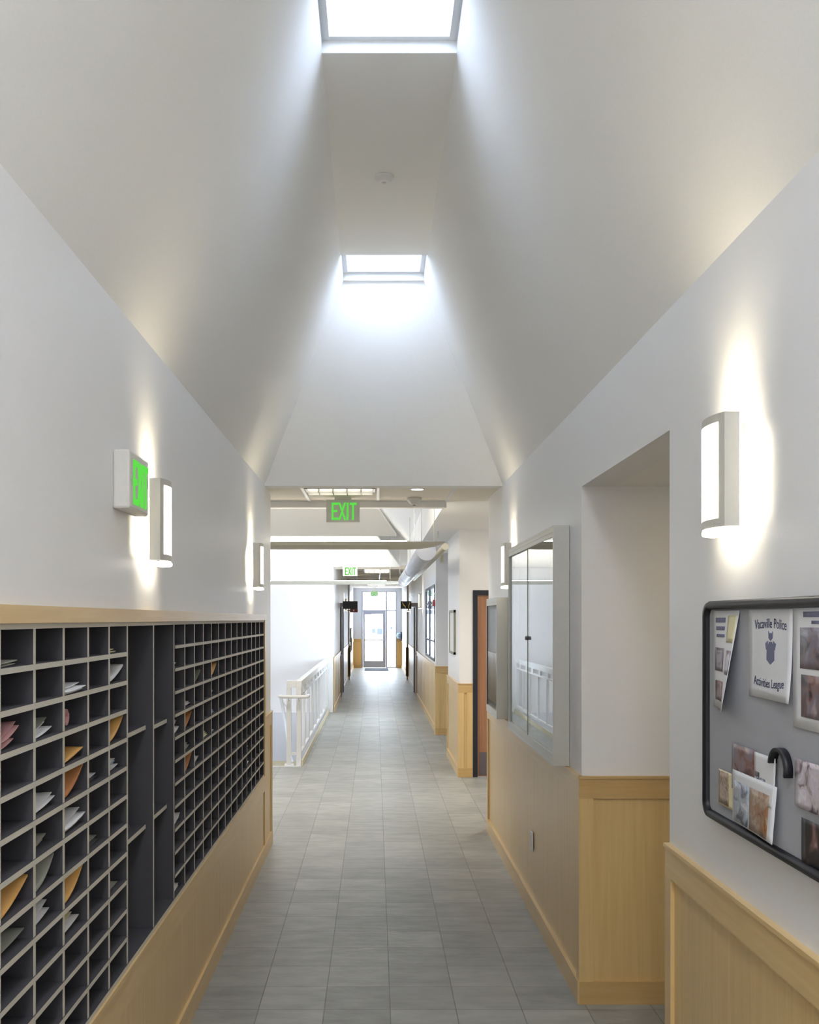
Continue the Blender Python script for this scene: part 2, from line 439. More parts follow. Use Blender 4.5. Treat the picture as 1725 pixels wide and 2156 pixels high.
struct('floor.001', st, M['cool'], label='stairs going down to a landing')
struct('wall_stair', MB().box(-0.93, -0.90, 12.83, 20.2, -2.2, -0.001), M['cool'])
# ceilings of lobby
struct('ceiling_5', MB().box(-4.8, 3.2, YV+0.14, 9.1, ZC, ZC+0.1), M['tilec'])
struct('ceiling_6', MB().box(0.62, 3.2, 9.1, 20.2, ZC, ZC+0.1).box(0.62, 0.72, 9.1, 20.2, ZC+0.1, 3.25).box(0.62, 0.72, 9.1, 20.2, 3.25, 4.0), M['ceil'])
struct('trim_2', MB().box(-4.6, 0.62, 9.1, 9.2, 2.765, 3.9), M['ceil'], label='dropped edge of the lobby ceiling')
struct('ceiling_7', MB().box(-4.8, 0.72, 9.1, 20.3, 3.9, 4.0), M['ceil'])
def bay(name, p0, p1, ztop=3.9, yend=None):
    d = Vector(p1)-Vector(p0); k = (ztop-p0[2])/d.z; p2 = Vector(p0)+d*k
    b = MB()
    b.quad([(-4.6, p0[1], p0[2]), p0, tuple(p2), (-4.6, p2.y, p2.z)], 0.04)
    struct(name, b, M['ceil'])
bay('ceiling_8', (0.257, 12.65, 2.83), (0.055, 12.2, 3.075))
bay('ceiling_9', (0.48, 20.18, 2.83), (0.0614, 19.4, 3.327))
struct('ceiling_13', MB().quad([(0.62, 9.1, 3.25), (0.62, 20.2, 3.25), (0.0, 20.2, 3.9), (0.0, 9.1, 3.9)], 0.03), M['ceil'])
# T-bar grid over the lobby
g = MB()
for x in (-1.17, -0.568, 0.025, 0.618): g.box(x-0.012, x+0.012, YV+0.14, 9.1, ZC-0.006, ZC)
g.box(-4.6, 0.62, 9.076, 9.1, ZC-0.006, ZC)
struct('ceiling_10', g, M['white'], label='white suspended ceiling grid bars')
# side passage on the right
w = MB()
w.box(1.12, 3.2, 8.80, 8.95, 0, ZC)
w.box(3.05, 3.2, 8.95, 12.1, 0, ZC)
w.box(0.96, 1.113, 11.95, 12.1, 0, ZC); w.box(2.05, 3.2, 11.95, 12.1, 0, ZC); w.box(1.113, 2.05, 11.95, 12.1, 2.125, ZC)
struct('wall_passage', w, M['paint'])
# right-hand walls beyond
w = MB()
w.box(0.96, 1.10, 12.1, 13.8, 0, ZC)
w.box(1.10, 1.9, 13.65, 13.8, 0, ZC); w.box(1.8, 1.9, 13.8, 16.45, 0, ZC)
w.box(0.945, 1.9, 16.3, 16.45, 0, ZC)
w.box(0.965, 1.10, 16.45, 17.0, 0, 2.95); w.box(0.965, 1.10, 20.0, 24.02, 0, 2.95)
w.box(0.965, 1.10, 17.0, 20.0, 0, 1.11); w.box(0.965, 1.10, 17.0, 20.0, 2.36, 2.95)
w.box(0.985, 1.14, 24.02, 38.5, 0, 2.95)
struct('wall_right.001', w, M['paint'])
w = MB().box(-1.0, -0.80, 20.4, 38.5, 0, 2.95)
w.box(-0.80, -0.755, 31.05, 31.25, 0, 2.93)
struct('wall_left.002', w, M['paint'])
struct('wall_right.002', MB().box(0.94, 0.985, 31.05, 31.25, 0, 2.93), M['paint'])
struct('ceiling_11', MB().box(-0.9, 1.1, 20.35, 38.6, 2.93, 3.0).box(-0.8, 0.98, 21.1, 21.25, 2.80, 2.93).box(-0.8, 0.98, 30.5, 30.62, 2.86, 2.93), M['tilec'])
g = MB()
for yy in [20.9+1.22*i for i in range(14)]: g.box(-0.8, 0.985, yy, yy+0.024, 2.925, 2.93)
for x in (-0.50, 0.11, 0.72): g.box(x, x+0.024, 20.4, 38.5, 2.924, 2.93)
struct('ceiling_12', g, M['white'], label='ceiling grid bars of the far corridor')

# ------------------------------------------------------------------ end wall with glazed door
YE = 38.5
def ex(px): return (px-790)*YE/2211
def ez(py): return 1.8-(py-1303)*YE/2211
w = MB()
w.box(-0.9, ex(761.5), YE, YE+0.15, 0, 2.95); w.box(ex(835), 1.1, YE, YE+0.15, 0, 2.95)
w.box(ex(761.5), ex(835), YE, YE+0.15, ez(1245), 2.95)
struct('wall_end', w, M['cool'])
fr = MB()
y0, y1 = YE-0.02, YE+0.10
for a, b, c, d in ((761.5, 764.5, 1245, 1406), (812.5, 816, 1245, 1406), (833, 835, 1245, 1406)):
    fr.box(ex(a), ex(b), y0, y1, max(0, ez(d)), ez(c))
fr.box(ex(764.5), ex(812.5), y0, y1, ez(1288), ez(1284)); fr.box(ex(816), ex(833), y0, y1, ez(1287), ez(1284))
fr.box(ex(764.5), ex(812.5), y0, y1, ez(1247), ez(1245)); fr.box(ex(816), ex(833), y0, y1, ez(1247), ez(1245))
fr.box(ex(816), ex(833), y0, y1, 0, ez(1404))
f = struct('window_7', fr, M['store'])
tag(MB().box(ex(764.5), ex(812.5), YE+0.03, YE+0.04, ez(1284), ez(1247)).build('window_pane', M['glass'], f), kind='structure')
tag(MB().box(ex(816), ex(833), YE+0.03, YE+0.04, ez(1284), ez(1247)).build('window_pane', M['glass'], f), kind='structure')
tag(MB().box(ex(816), ex(833), YE+0.03, YE+0.04, ez(1404), ez(1287)).build('window_pane', M['glass'], f), kind='structure')
d = MB(); y0, y1 = YE+0.0, YE+0.05
d.box(ex(764.7), ex(768.7), y0, y1, 0.015, ez(1288)); d.box(ex(806.3), ex(812.3), y0, y1, 0.015, ez(1288))
d.box(ex(768.7), ex(806.3), y0, y1, ez(1293), ez(1288)); d.box(ex(768.7), ex(806.3), y0, y1, 0.015, ez(1391.5))
dr = struct('door_1', d, M['store'])
tag(MB().box(ex(768.7), ex(806.3), y0+0.02, y0+0.03, ez(1391.5), ez(1293)).build('door_glass', M['glass'], dr), kind='structure')
tag(MB().tube([(ex(766), YE-0.05, ez(1347.5)), (ex(809), YE-0.05, ez(1347.5))], 0.018).box(ex(766), ex(768), YE-0.05, YE, ez(1348.5), ez(1346.5)).box(ex(807), ex(810), YE-0.05, YE, ez(1349), ez(1346)).build('push_bar', M['alu'], dr), kind='structure')
tag(MB().box(ex(768), ex(781), YE-0.06, YE, ez(1294), ez(1290)).box(ex(778), ex(782), YE-0.09, YE, ez(1292), ez(1290)).build('door_closer', M['store'], dr), kind='structure')
# ground and a pale building outside
struct('ground', MB().box(-30, 30, 38.7, 120, -0.4, -0.05), M['asphalt'])
t = thing('building', 'pale building with blue-grey windows seen through the glass door', 'building', (0, 90, -0.05))
b = MB().box(-14, 16, 90, 98, -0.05, 3.6).build('wall', M['facade'], t)
b = MB().box(-14.5, 16.5, 89.5, 98.5, 3.6, 3.9).build('roof', M['facade'], t)
for px0, px1, q0, q1 in ((783.5, 791, 1323.5, 1333), (794, 806, 1323, 1336), (822, 827, 1319, 1325)):
    fx = lambda p: (p-790)*89.9/2211
    MB().box(fx(px0), fx(px1), 89.9, 90.0, 1.8-(q1-1303)*89.9/2211, 1.8-(q0-1303)*89.9/2211).build('window', M['facadeg'], t)

# ------------------------------------------------------------------ wainscot
tn = [10]
def wains(axis, pos, s, a0, a1, h=1.065, st0=True, st1=True, mids=()):
    """Panelled wood wainscot. axis 'x': board face at x=pos, running along y; s = direction the face looks."""
    t_p, t_f = 0.002, 0.015
    m = MB(); cap = MB()
    def bx(u0, u1, z0, z1, t, mi):
        if axis == 'x': m.box(pos-s*0.02, pos+s*(t-t_f), u0, u1, z0, z1, mi)
        else: m.box(u0, u1, pos-s*0.02, pos+s*(t-t_f), z0, z1, mi)
    bx(a0, a1, 0, h-0.01, t_p, 0)
    bx(a0, a1, h-0.105, h-0.012, t_f, 1)
    bx(a0, a1, 0, 0.105, t_f+0.006, 1)
    bx(a0, a1, h-0.012, h, t_f+0.006, 1)
    for k, on in ((0, st0), (1, st1)):
        if on:
            u0, u1 = (a0, a0+0.065) if k == 0 else (a1-0.065, a1)
            bx(u0, u1, 0.105, h-0.105, t_f, 0)
    for u in mids: bx(u-0.002, u+0.002, 0.105, h-0.105, t_p+0.002, 0)
    tn[0] += 1
    struct('trim_%d' % tn[0], m, [M['wood'], M['woody'] if axis == 'x' else M['woodx']])
wains('x', 0.953, -1, -3.2, 3.452, st0=False)
wains('x', 0.953, -1, 4.907, 8.952)
wains('y', 4.905, -1, 0.9545, 2.3, st1=False)
wains('y', 8.955, 1, 0.9545, 3.05)
wains('y', 11.935, -1, 0.9465, 1.11)
wains('x', 0.945, -1, 11.937, 13.81)
wains('y', 16.285, -1, 0.9365, 1.8)
wains('x', 0.935, -1, 16.287, 16.45)
wains('x', 0.950, -1, 16.46, 24.0, mids=(17.6, 19, 20.4, 21.8))
wains('x', 0.970, -1, 25.75, 31.05); wains('x', 0.970, -1, 31.25, 38.5)
wains('y', 31.04, -1, 0.935, 0.972); wains('y', 31.04, -1, -0.79, -0.748)
wains('x', -0.785, 1, 20.2, 24.12, mids=(21.5, 22.8)); wains('x', -0.785, 1, 25.75, 31.05); wains('x', -0.785, 1, 31.25, 38.5)
wains('y', 38.485, -1, -0.79, ex(761.3), st0=False, st1=False); wains('y', 38.485, -1, ex(835.2), 0.97, st0=False, st1=False)
# left wall: low board under the mail slots, and full height at its far end
m = MB()
def lb(y0, y1, z0, z1, x, mi): m.box(-0.86, x, y0, y1, z0, z1, mi)
lb(-3.2, 7.86, 0, 0.625, -0.833, 0)
lb(-3.2, 7.86, 0.51, 0.625, -0.825, 1)
lb(-3.2, 8.44, 0, 0.105, -0.820, 1)
lb(-3.2, 7.86, 0.615, 0.632, -0.818, 1)
lb(7.86, 8.44, 0, 1.055, -0.833, 0)
lb(7.86, 8.44, 0.96, 1.055, -0.825, 1); lb(7.86, 8.44, 1.055, 1.065, -0.820, 1)
lb(7.86, 7.95, 0.105, 0.96, -0.825, 0); lb(8.37, 8.44, 0.105, 0.96, -0.825, 0)
struct('trim_3', m, [M['wood'], M['woody']])
wains('y', 8.445, 1, -1.34, -0.825)

# ------------------------------------------------------------------ mail slot cabinet
XF = -0.825
def edged_box(mb, x0, x1, y0, y1, z0, z1):
    mb.box(x0, x1, y0, y1, z0, z1, [0, 0, 0, 1, 0, 0])
cab = thing('mail_slot_cabinet', 'long built-in charcoal pigeonhole mail cabinet with pale edges and maple surround', 'cabinet', (XF, 4.6, 0.632))
Y0, Y1 = 1.354, 7.775
zs = [1.690-0.0947*k for k in range(11)]           # shelf tops
XBk = -1.20
fm = MB().box(-0.855, -0.815, Y0-0.05, 7.93, 1.790, 1.832).box(-0.855, -0.817, 7.80, 7.86, 0.632, 1.790)
fm.build('surround', [M['woody']], cab)
c = MB()
c.box(XBk-0.01, XBk, Y0, Y1, 0.636, 1.79)
edged_box(c, XBk, XF, Y0-0.02, Y1+0.02, 1.776, 1.79)
edged_box(c, XBk, XF, Y0-0.02, Y1+0.02, 0.632, 0.648)
edged_box(c, XBk, XF, Y0-0.04, Y0, 0.648, 1.776); edged_box(c, XBk, XF, Y1, Y1+0.02, 0.648, 1.776)
c.build('carcass', [M['lam'], M['edge']], cab)
LY = [3.508-0.239*k for k in range(10)][::-1]      # left block dividers, last = 3.508
RY = [4.322+0.2465*k for k in range(15)]
T = 0.0095
for y in LY[1:] + [3.923] + RY[:-1]:
    m = MB(); edged_box(m, XBk, XF-0.003, y-T, y+T, 0.648, 1.776); m.build('divider', [M['lam'], M['edge']], cab)
for z in zs:
    m = MB(); edged_box(m, XBk, XF, LY[0], LY[-1]-T, z-0.014, z); m.build('shelf', [M['lam'], M['edge']], cab)
    m = MB(); edged_box(m, XBk, XF, RY[0]+T, Y1, z-0.013, z); m.build('shelf', [M['lam'], M['edge']], cab)
for a, b, z in ((3.516, 3.915, 1.404), (3.516, 3.915, 1.035), (3.931, 4.314, 1.390), (3.931, 4.314, 1.040)):
    m = MB(); edged_box(m, XBk, XF-0.03, a, b, z-0.016, z); m.build('shelf', [M['lam'], M['edge']], cab)

ORD = ['', 'first', 'second', 'third', 'fourth', 'fifth', 'sixth', 'seventh', 'eighth', 'ninth', 'tenth', 'eleventh', 'twelfth', 'thirteenth', 'fourteenth']
def cell(sec, col, row):
    """sec L: col 1 = nearest the open bays counting towards the camera; R: col 1 = first beyond the bays"""
    if sec == 'L': y0, y1 = LY[-1-col]+T, LY[-col]-T
    else: y0, y1 = RY[col-1]+T, RY[col]-T
    zb = zs[row-1] if row <= 11 else 0.648
    return y0, y1, zb
def where(sec, col, row):
    return '%s row down, %s column %s the tall open bays' % (ORD[row], ORD[col], 'before' if sec == 'L' else 'after')
def flat_stack(sec, col, row, mats, look, n=3, frac=0.75, curl=0.012, rot=0.0, name='letter_stack', cat='mail', out=0.0):
    y0, y1, zb = cell(sec, col, row); w = (y1-y0)*frac
    m = MB(); z = 0
    for k in range(n):
        dy = random.uniform(0, (y1-y0)*0.12); dx = random.uniform(0, 0.03); cu = curl*(0.6+0.5*k/n)
        def fn(u, v, z=z, dy=dy, dx=dx, cu=cu):
            return (XF-0.015+out-dx-0.24*v, y0+0.006+dy+w*u*0.95, zb+0.001+z+cu*(u**2)*(1-0.6*v)+0.003*k)
        m.sheet(fn, 6, 3, 0.0018, mi=k % len(mats)); z += 0.0035
    o = m.build(name, [M[q] for q in mats])
    tag(o, '%s in slot, %s' % (look, where(sec, col, row)), cat, 'mail in the pigeonholes')
    return o
def leaning(sec, col, row, mat, look, h=0.07, p=1.7, t=0.004, frac=0.96, name='envelope', under=None, cat='envelope'):
    y0, y1, zb = cell(sec, col, row); h = min(h, 0.068)
    m = MB()
    def fn(u, v): return (XF-0.012-0.24*v, y0+0.004+(y1-y0-0.008)*frac*u, zb+0.004+h*(u**p))
    m.sheet(fn, 10, 3, t)
    o = m.build(name, [M[mat]])
    tag(o, '%s in slot, %s' % (look, where(sec, col, row)), cat, 'mail in the pigeonholes')
def roll(sec, col, row, mat, look, r=0.026):
    y0, y1, zb = cell(sec, col, row); m = MB(); n = 26
    yc = (y0+y1)/2
    def fn(u, v):
        a = u*4.1*math.pi; rr = r*(0.6+0.4*u)
        return (XF-0.03-0.22*v, yc+rr*math.cos(a), zb+r+0.002+rr*math.sin(a))
    m.sheet(fn, n, 2, 0.001)
    tag(m.build('paper_roll', [M[mat]]), '%s in slot, %s' % (look, where(sec, col, row)), 'paper roll', 'mail in the pigeonholes')
flat_stack('L', 5, 1, ['paperg'], 'thin grey letter', 2, 0.6, 0.006)
flat_stack('L', 1, 1, ['papery'], 'thin cream letter', 2, 0.7, 0.004)
flat_stack('L', 3, 2, ['paper'], 'white letters poking out', 3, 0.85, 0.010, out=0.02)
leaning('L', 1, 2, 'paper', 'curled white magazine', 0.045, 1.6, 0.006, name='magazine', cat='magazine')
flat_stack('L', 5, 3, ['pink', 'pink', 'paper'], 'pink folded papers', 5, 0.6, 0.03)
flat_stack('L', 4, 3, ['paper', 'paper', 'paperg'], 'white letters curling up', 3, 0.8, 0.03)
roll('L', 3, 3, 'pink', 'rolled pink paper')
leaning('L', 3, 4, 'manila', 'small manila envelope', 0.022, 1.3, 0.003)
leaning('L', 1, 4, 'manila', 'big bent manila envelope', 0.074, 1.9, 0.005)
flat_stack('L', 4, 5, ['paper'], 'fanned white letters', 3, 0.85, 0.022)
leaning('L', 3, 5, 'brownp', 'large brown bent envelope', 0.072, 1.9, 0.006)
flat_stack('L', 2, 5, ['dimp', 'paper'], 'dark thin folder', 2, 0.8, 0.010)
flat_stack('L', 1, 5, ['paper', 'paperb'], 'white and blue letters', 3, 0.8, 0.016)
flat_stack('L', 3, 6, ['paper'], 'thick white letters', 5, 0.9, 0.018, out=0.01)
flat_stack('L', 4, 6, ['paperg'], 'dim grey papers', 2, 0.7, 0.02)
leaning('L', 5, 7, 'manila', 'long manila envelope', 0.055, 1.5, 0.005)
leaning('L', 4, 7, 'paperg', 'curled grey catalogue', 0.062, 2.2, 0.006, 0.8, name='catalogue', cat='catalogue')
flat_stack('L', 2, 7, ['dimp', 'paperg'], 'thin dark papers', 2, 0.8, 0.006)
leaning('L', 3, 8, 'manila', 'tall curved manila envelope', 0.078, 2.1, 0.005)
flat_stack('L', 4, 8, ['paper', 'paperg'], 'white and grey letters', 3, 0.8, 0.026)
flat_stack('L', 5, 8, ['paperg', 'paper'], 'loose grey pages', 3, 0.9, 0.012)
flat_stack('L', 3, 9, ['papery', 'paperb', 'paper'], 'cream and blue letters', 4, 0.85, 0.014)
flat_stack('L', 1, 9, ['paperg'], 'single grey sheet', 1, 0.8, 0.004)
flat_stack('R', 1, 2, ['paper'], 'white letters', 3, 0.75, 0.012)
leaning('R', 3, 3, 'papergr', 'green-grey folder', 0.05, 1.8, 0.004, name='folder', cat='folder')
leaning('R', 5, 3, 'manila', 'manila envelope', 0.06, 1.8, 0.008)
flat_stack('R', 9, 3, ['pink'], 'pinkish note', 2, 0.6, 0.01)
flat_stack('R', 2, 4, ['paper'], 'white flat letters', 3, 0.85, 0.006)
flat_stack('R', 5, 4, ['paper'], 'rounded white packet', 5, 0.7, 0.02)
flat_stack('R', 1, 5, ['pink', 'paper', 'pink'], 'pink and white papers', 6, 0.7, 0.03)
leaning('R', 2, 5, 'brownp', 'brown envelope', 0.062, 1.6, 0.008)
flat_stack('R', 5, 5, ['paperb'], 'pale blue letter', 2, 0.7, 0.01)
flat_stack('R', 4, 6, ['papery'], 'cream letters', 4, 0.85, 0.008)
flat_stack('R', 2, 6, ['paperg'], 'grey thin papers', 2, 0.8, 0.02)
flat_stack('R', 5, 6, ['paper'], 'white letter', 2, 0.7, 0.008)
flat_stack('R', 13, 6, ['paperb'], 'blue-white letter', 2, 0.7, 0.008)
leaning('R', 2, 7, 'brownp', 'steep brown envelope', 0.076, 2.0, 0.005)
flat_stack('R', 3, 7, ['paperb', 'paper'], 'blue and white letters', 3, 0.8, 0.02)
flat_stack('R', 1, 9, ['paper'], 'white sheets', 2, 0.8, 0.03)
flat_stack('R', 7, 9, ['paper'], 'white letters', 3, 0.8, 0.014)
flat_stack('R', 11, 9, ['paper'], 'white letters', 3, 0.8, 0.01)
flat_stack('R', 13, 9, ['paper'], 'white letters', 3, 0.8, 0.01)
flat_stack('R', 11, 10, ['paper'], 'white letters', 4, 0.8, 0.012)
flat_stack('R', 14, 10, ['paper'], 'white letters', 3, 0.7, 0.01)
flat_stack('R', 1, 12, ['paper'], 'white sheets', 2, 0.8, 0.01)

# ------------------------------------------------------------------ exit signs
def exit_sign(label, loc, rz, thick, hang=0, w=0.28, h=0.19):
    t = thing('exit_sign', label, 'exit sign', loc, rz)
    MB().box(-w/2, w/2, 0, thick, 0, h).build('housing', M['signw'], t, local=True, bevel=0.008 if thick > 0.04 else 0.003)
    L = MB()
    def bar(u0, u1, v0, v1): L.box(-w/2+u0*w, -w/2+u1*w, -0.004, 0.002, v0*h, v1*h)
    s = 0.055
    bar(.16, .16+s, .10, .86); bar(.16, .36, .76, .86); bar(.16, .33, .44, .54); bar(.16, .36, .10, .20)
    for a, b in ((.39, .56), (.56, .39)):
        L.prism([(-w/2+(a-s/2)*w, .10*h), (-w/2+(a+s/2)*w, .10*h), (-w/2+(b+s/2)*w, .86*h), (-w/2+(b-s/2)*w, .86*h)], 'y', -0.004 if a < b else -0.0045, 0.002)
    bar(.61, .61+s, .10, .86)
    bar(.70, .91, .76, .86); bar(.77, .77+s, .10, .86)
    L.build('lettering', M['green'], t, local=True)
    A = MB()
    for k in (1, -1):
        A.prism([(-w/2+.05*w, .5*h), (-w/2+.07*w, .5*h), (-w/2+.12*w, (.5+k*.09)*h), (-w/2+.10*w, (.5+k*.09)*h)], 'y', -0.002, 0.002)
    A.build('arrow', M['inkgreen'], t, local=True)
    if hang: MB().box(-0.07, 0.07, thick/2-0.03, thick/2+0.03, h, h+hang).build('mounting_plate', M['signw'], t, local=True)
    return t
M['inkgreen'] = plain('pale_green_print', rgb(170, 226, 160), 0.5)
exit_sign('white box exit sign with green letters on the wall above the mail slots', (XL+0.055, 3.50, 2.154), H, 0.055)
exit_sign('exit sign with bright green letters hanging from the ceiling past the vault', (-0.269, 8.80, 2.61), 0, 0.03, 0.02)
exit_sign('small exit sign hanging over the start of the far corridor', (-0.48, 20.10, 2.62), 0, 0.03, 0.05)
exit_sign('tiny pale exit sign hanging before the glass above the end door', (-0.03, 38.0, 2.62), 0, 0.03, 0.12)

# ------------------------------------------------------------------ wall sconces
def make_sconce(label):
    # local: wall at x=0, light projects to -x; centre y=0; z from 0
    t = thing('wall_sconce', label, 'wall light', (0, 0, 0), 0, 'wall sconces along the corridor')
    hh = 0.295; d = 0.085; hw = 0.093
    m = MB().box(-0.010, 0, -0.05, 0.05, 0.02, hh-0.02).build('back_plate', M['alu'], t, local=True)
    s = MB(); n = 8
    # curved shell: front face bowed, short returns towards the wall
    def px(u): return -d+0.018*(2*u-1)**2
    o = [(px(i/n), -hw+2*hw*i/n) for i in range(n+1)]
    outer = [(-0.028, -hw)]+o+[(-0.028, hw)]
    th = 0.003
    inner = [(-0.028, hw-th)]+[(a+th, b*(hw-th)/hw) for a, b in o[::-1]]+[(-0.028, -hw+th)]
    s.prism(outer+inner, 'z', 0.0, hh)
    s.build('shade', M['alu'], t, local=True)
    f = MB()
    for i in range(1, n-1):
        a, b = o[i], o[i+1]
        f._add([(a[0]-0.0012, a[1], 0.022), (b[0]-0.0012, b[1], 0.022), (b[0]-0.0012, b[1], hh-0.022), (a[0]-0.0012, a[1], hh-0.022),
                (a[0]+0.001, a[1], 0.022), (b[0]+0.001, b[1], 0.022), (b[0]+0.001, b[1], hh-0.022), (a[0]+0.001, a[1], hh-0.022)],
               [(0, 1, 2, 3), (7, 6, 5, 4), (0, 4, 5, 1), (3, 2, 6, 7)])
    f.build('perforated_panel', M['perf'], t, local=True)
    MB().tube([(-0.050, 0, 0.03), (-0.050, 0, hh-0.03)], 0.010).build('lamp_tube', M['tube'], t, local=True)
    for zz, rx, pw in ((hh-0.012, math.pi, 0.42), (0.012, 0, 0.2)):
        l = bpy.data.lights.new('lamp_glow', 'AREA'); l.shape = 'RECTANGLE'; l.size = 0.05; l.size_y = 0.14
        l.energy = pw; l.color = (1.0, 0.86, 0.60); l.spread = math.radians(105)
        lo = bpy.data.objects.new('lamp_glow', l); C.objects.link(lo); lo.parent = t
        lo.location = (-0.05, 0, zz); lo.rotation_euler = (rx, 0, 0)
    # elliptical lens showing below the shade
    pts = [(-0.03-0.06*math.sin(math.pi*k/14), -hw*1.02*math.cos(math.pi*k/14)) for k in range(15)]
    MB().prism(pts, 'z', -0.018, -0.004).build('lens', M['lens'], t, local=True, bevel=0.004)
    return t
sc0 = make_sconce('wall sconce with bright perforated front beside the grey notice board')
spots = [
    (sc0, (XR, 2.80, 2.040), 0, None),
    (None, (XL, 3.87, 2.012), math.pi, 'wall sconce just past the exit sign over the mail slots'),
    (None, (XL, 7.08, 2.012), math.pi, 'wall sconce near the far end of the mail slot wall'),
    (None, (XR, 7.33, 2.03), 0, 'wall sconce half hidden by the tall glass display case'),
    (None, (0.965, 21.2, 2.02), 0, 'glowing wall sconce just beyond the grid window in the far corridor'),
    (None, (-0.80, 27.0, 2.02), math.pi, 'glowing wall sconce behind the black blade sign on the railing side'),
    (None, (0.985, 29.5, 2.02), 0, 'small glowing wall sconce below the black sign with gold curves'),
]
for src, loc, rz, lab in spots:
    o = src if src is not None else copy_tree(sc0)
    o.location = loc; o.rotation_euler = (0, 0, rz)
    if lab: o['label'] = lab

# ------------------------------------------------------------------ display cases on the right wall
def display_case(name, label, y0, y1, z0, z1, xf, posters, split):
    t = thing(name, label, 'display case', (XR, (y0+y1)/2, z0))
    fw = 0.055
    b = MB()
    b.box(XR-0.012, XR-0.001, y0+0.012, y1-0.012, z0+0.012, z1-0.012)
    b.build('back_panel', M['casein'], t)
    b = MB()
    XQ = XR-0.002
    b.box(xf, XQ, y0, y0+0.012, z0, z1); b.box(xf, XQ, y1-0.012, y1, z0, z1)
    b.box(xf, XQ, y0+0.012, y1-0.012, z1-0.012, z1); b.box(xf, XQ, y0+0.012, y1-0.012, z0, z0+0.012)
    b.build('frame', M['alu'], t)
    MB().box(xf+0.001, xf+0.022, y0+0.012, y1-0.012, z1-fw, z1-0.012).box(xf-0.001, xf+0.006, y0+0.012, y1-0.012, z1-0.032, z1-0.029).build('track', [M['alu']], t)
    MB().box(xf+0.001, xf+0.022, y0+0.012, y1-0.012, z0+0.012, z0+fw).build('track', [M['alu']], t)
    gz0, gz1 = z0+fw-0.006, z1-fw+0.006
    ym = (y0+y1)/2
    if split:
        MB().box(xf+0.005, xf+0.009, y0+0.014, ym+0.02, gz0, gz1).build('glass_door', M['caseglass'], t)
        MB().box(xf+0.012, xf+0.016, ym-0.02, y1-0.014, gz0, gz1).build('glass_door', M['caseglass'], t)
        MB().box(xf+0.003, xf+0.011, ym+0.016, ym+0.024, gz0, gz1).build('door_edge', M['skin'], t)
        MB().box(xf+0.003, xf+0.011, y0+0.013, y0+0.019, gz0, gz1).build('door_edge', M['skin'], t)
        MB().tube([(xf-0.012, ym+0.012, z0+0.62), (xf+0.005, ym+0.012, z0+0.62)], [0.010, 0.012]).build('lock', M['kick'], t)
    else:
        d = MB().box(xf+0.005, xf+0.009, y0+0.014, y1-0.014, gz0, gz1).build('glass_door', M['caseglass'], t)
        MB().box(xf+0.002, xf+0.012, y0+0.012, y0+0.018, gz0, gz1).build('door_edge', M['darkf'], t)
        MB().box(xf+0.002, xf+0.012, y1-0.018, y1-0.012, gz0, gz1).build('door_edge', M['darkf'], t)
    return t
display_case('display_case', 'tall shallow aluminium display case with two sliding glass doors beside the alcove', 5.22, 6.98, 1.068, 2.265, 0.885, None, True)
display_case('display_case', 'small narrow glass-fronted notice case beyond the tall display case', 7.64, 8.34, 1.07, 1.956, 0.885, None, False)
t = thing('poster', 'white poster with a painted reflection of a bare tree in the small notice case', 'poster', (XR-0.016, 8.0, 1.16))
MB().box(XR-0.018, XR-0.0125, 7.70, 8.29, 1.13, 1.90).build('sheet', M['paper'], t)
tr = MB()
for pts in ([(7.96, 1.13), (8.03, 1.13), (8.02, 1.55), (7.98, 1.55)], [(7.98, 1.50), (8.02, 1.55), (8.22, 1.86), (8.15, 1.88)], [(8.02, 1.50), (7.98, 1.56), (7.78, 1.86), (7.84, 1.88)], [(7.72, 1.14), (8.27, 1.14), (8.27, 1.20), (7.72, 1.26)]):
    tr.prism([(a, b) for a, b in pts], 'x', XR-0.0195, XR-0.017)
tr.build('tree_reflection_print', M['darkf'], t)  # dark branches stand in for a tree reflected in the case glass

# outlet
t = thing('wall_outlet', 'small white electrical outlet plate on the maple panelling', 'outlet', (0.962, 6.42, 0.385))
MB().box(0.952, 0.962, 6.385, 6.455, 0.385, 0.50).build('cover_plate', M['white'], t, bevel=0.002)
for z in (0.405, 0.452): MB().box(0.950, 0.955, 6.404, 6.436, z, z+0.028).build('socket', M['signw'], t)

# ------------------------------------------------------------------ notice board
nb = thing('notice_board', 'grey cloth notice board with rounded black frame on the near wall', 'notice board', (XR, 2.3, 1.235))
BY0, BY1, BZ0, BZ1 = 1.45, 3.01, 1.238, 1.850
MB().box(0.952, XR, BY0+0.02, BY1-0.02, BZ0+0.02, BZ1-0.02).build('tackboard', M['fabric'], nb)
def rrect(y0, y1, z0, z1, r, n=6):
    pts = []
    for cy, cz, a0 in ((y1-r, z1-r, 0), (y0+r, z1-r, 90), (y0+r, z0+r, 180), (y1-r, z0+r, 270)):
        for k in range(n+1):
            a = math.radians(a0+90*k/n); pts.append((cy+r*math.cos(a), cz+r*math.sin(a)))
    return pts
f = MB(); a = rrect(BY0, BY1, BZ0, BZ1, 0.045); b = rrect(BY0+0.024, BY1-0.024, BZ0+0.024, BZ1-0.024, 0.022)
n = len(a)
prof = [(a, XR), (a, 0.945), (rrect(BY0+0.006, BY1-0.006, BZ0+0.006, BZ1-0.006, 0.04), 0.936), (rrect(BY0+0.018, BY1-0.018, BZ0+0.018, BZ1-0.018, 0.03), 0.936), (b, 0.945), (b, 0.953)]
vs = [(x, p[0], p[1]) for ring, x in prof for p in ring]
fs = [(i*n+k, i*n+(k+1) % n, (i+1)*n+(k+1) % n, (i+1)*n+k) for i in range(len(prof)-1) for k in range(n)]
f._add(vs, fs, True); f.build('frame', M['black'], nb)

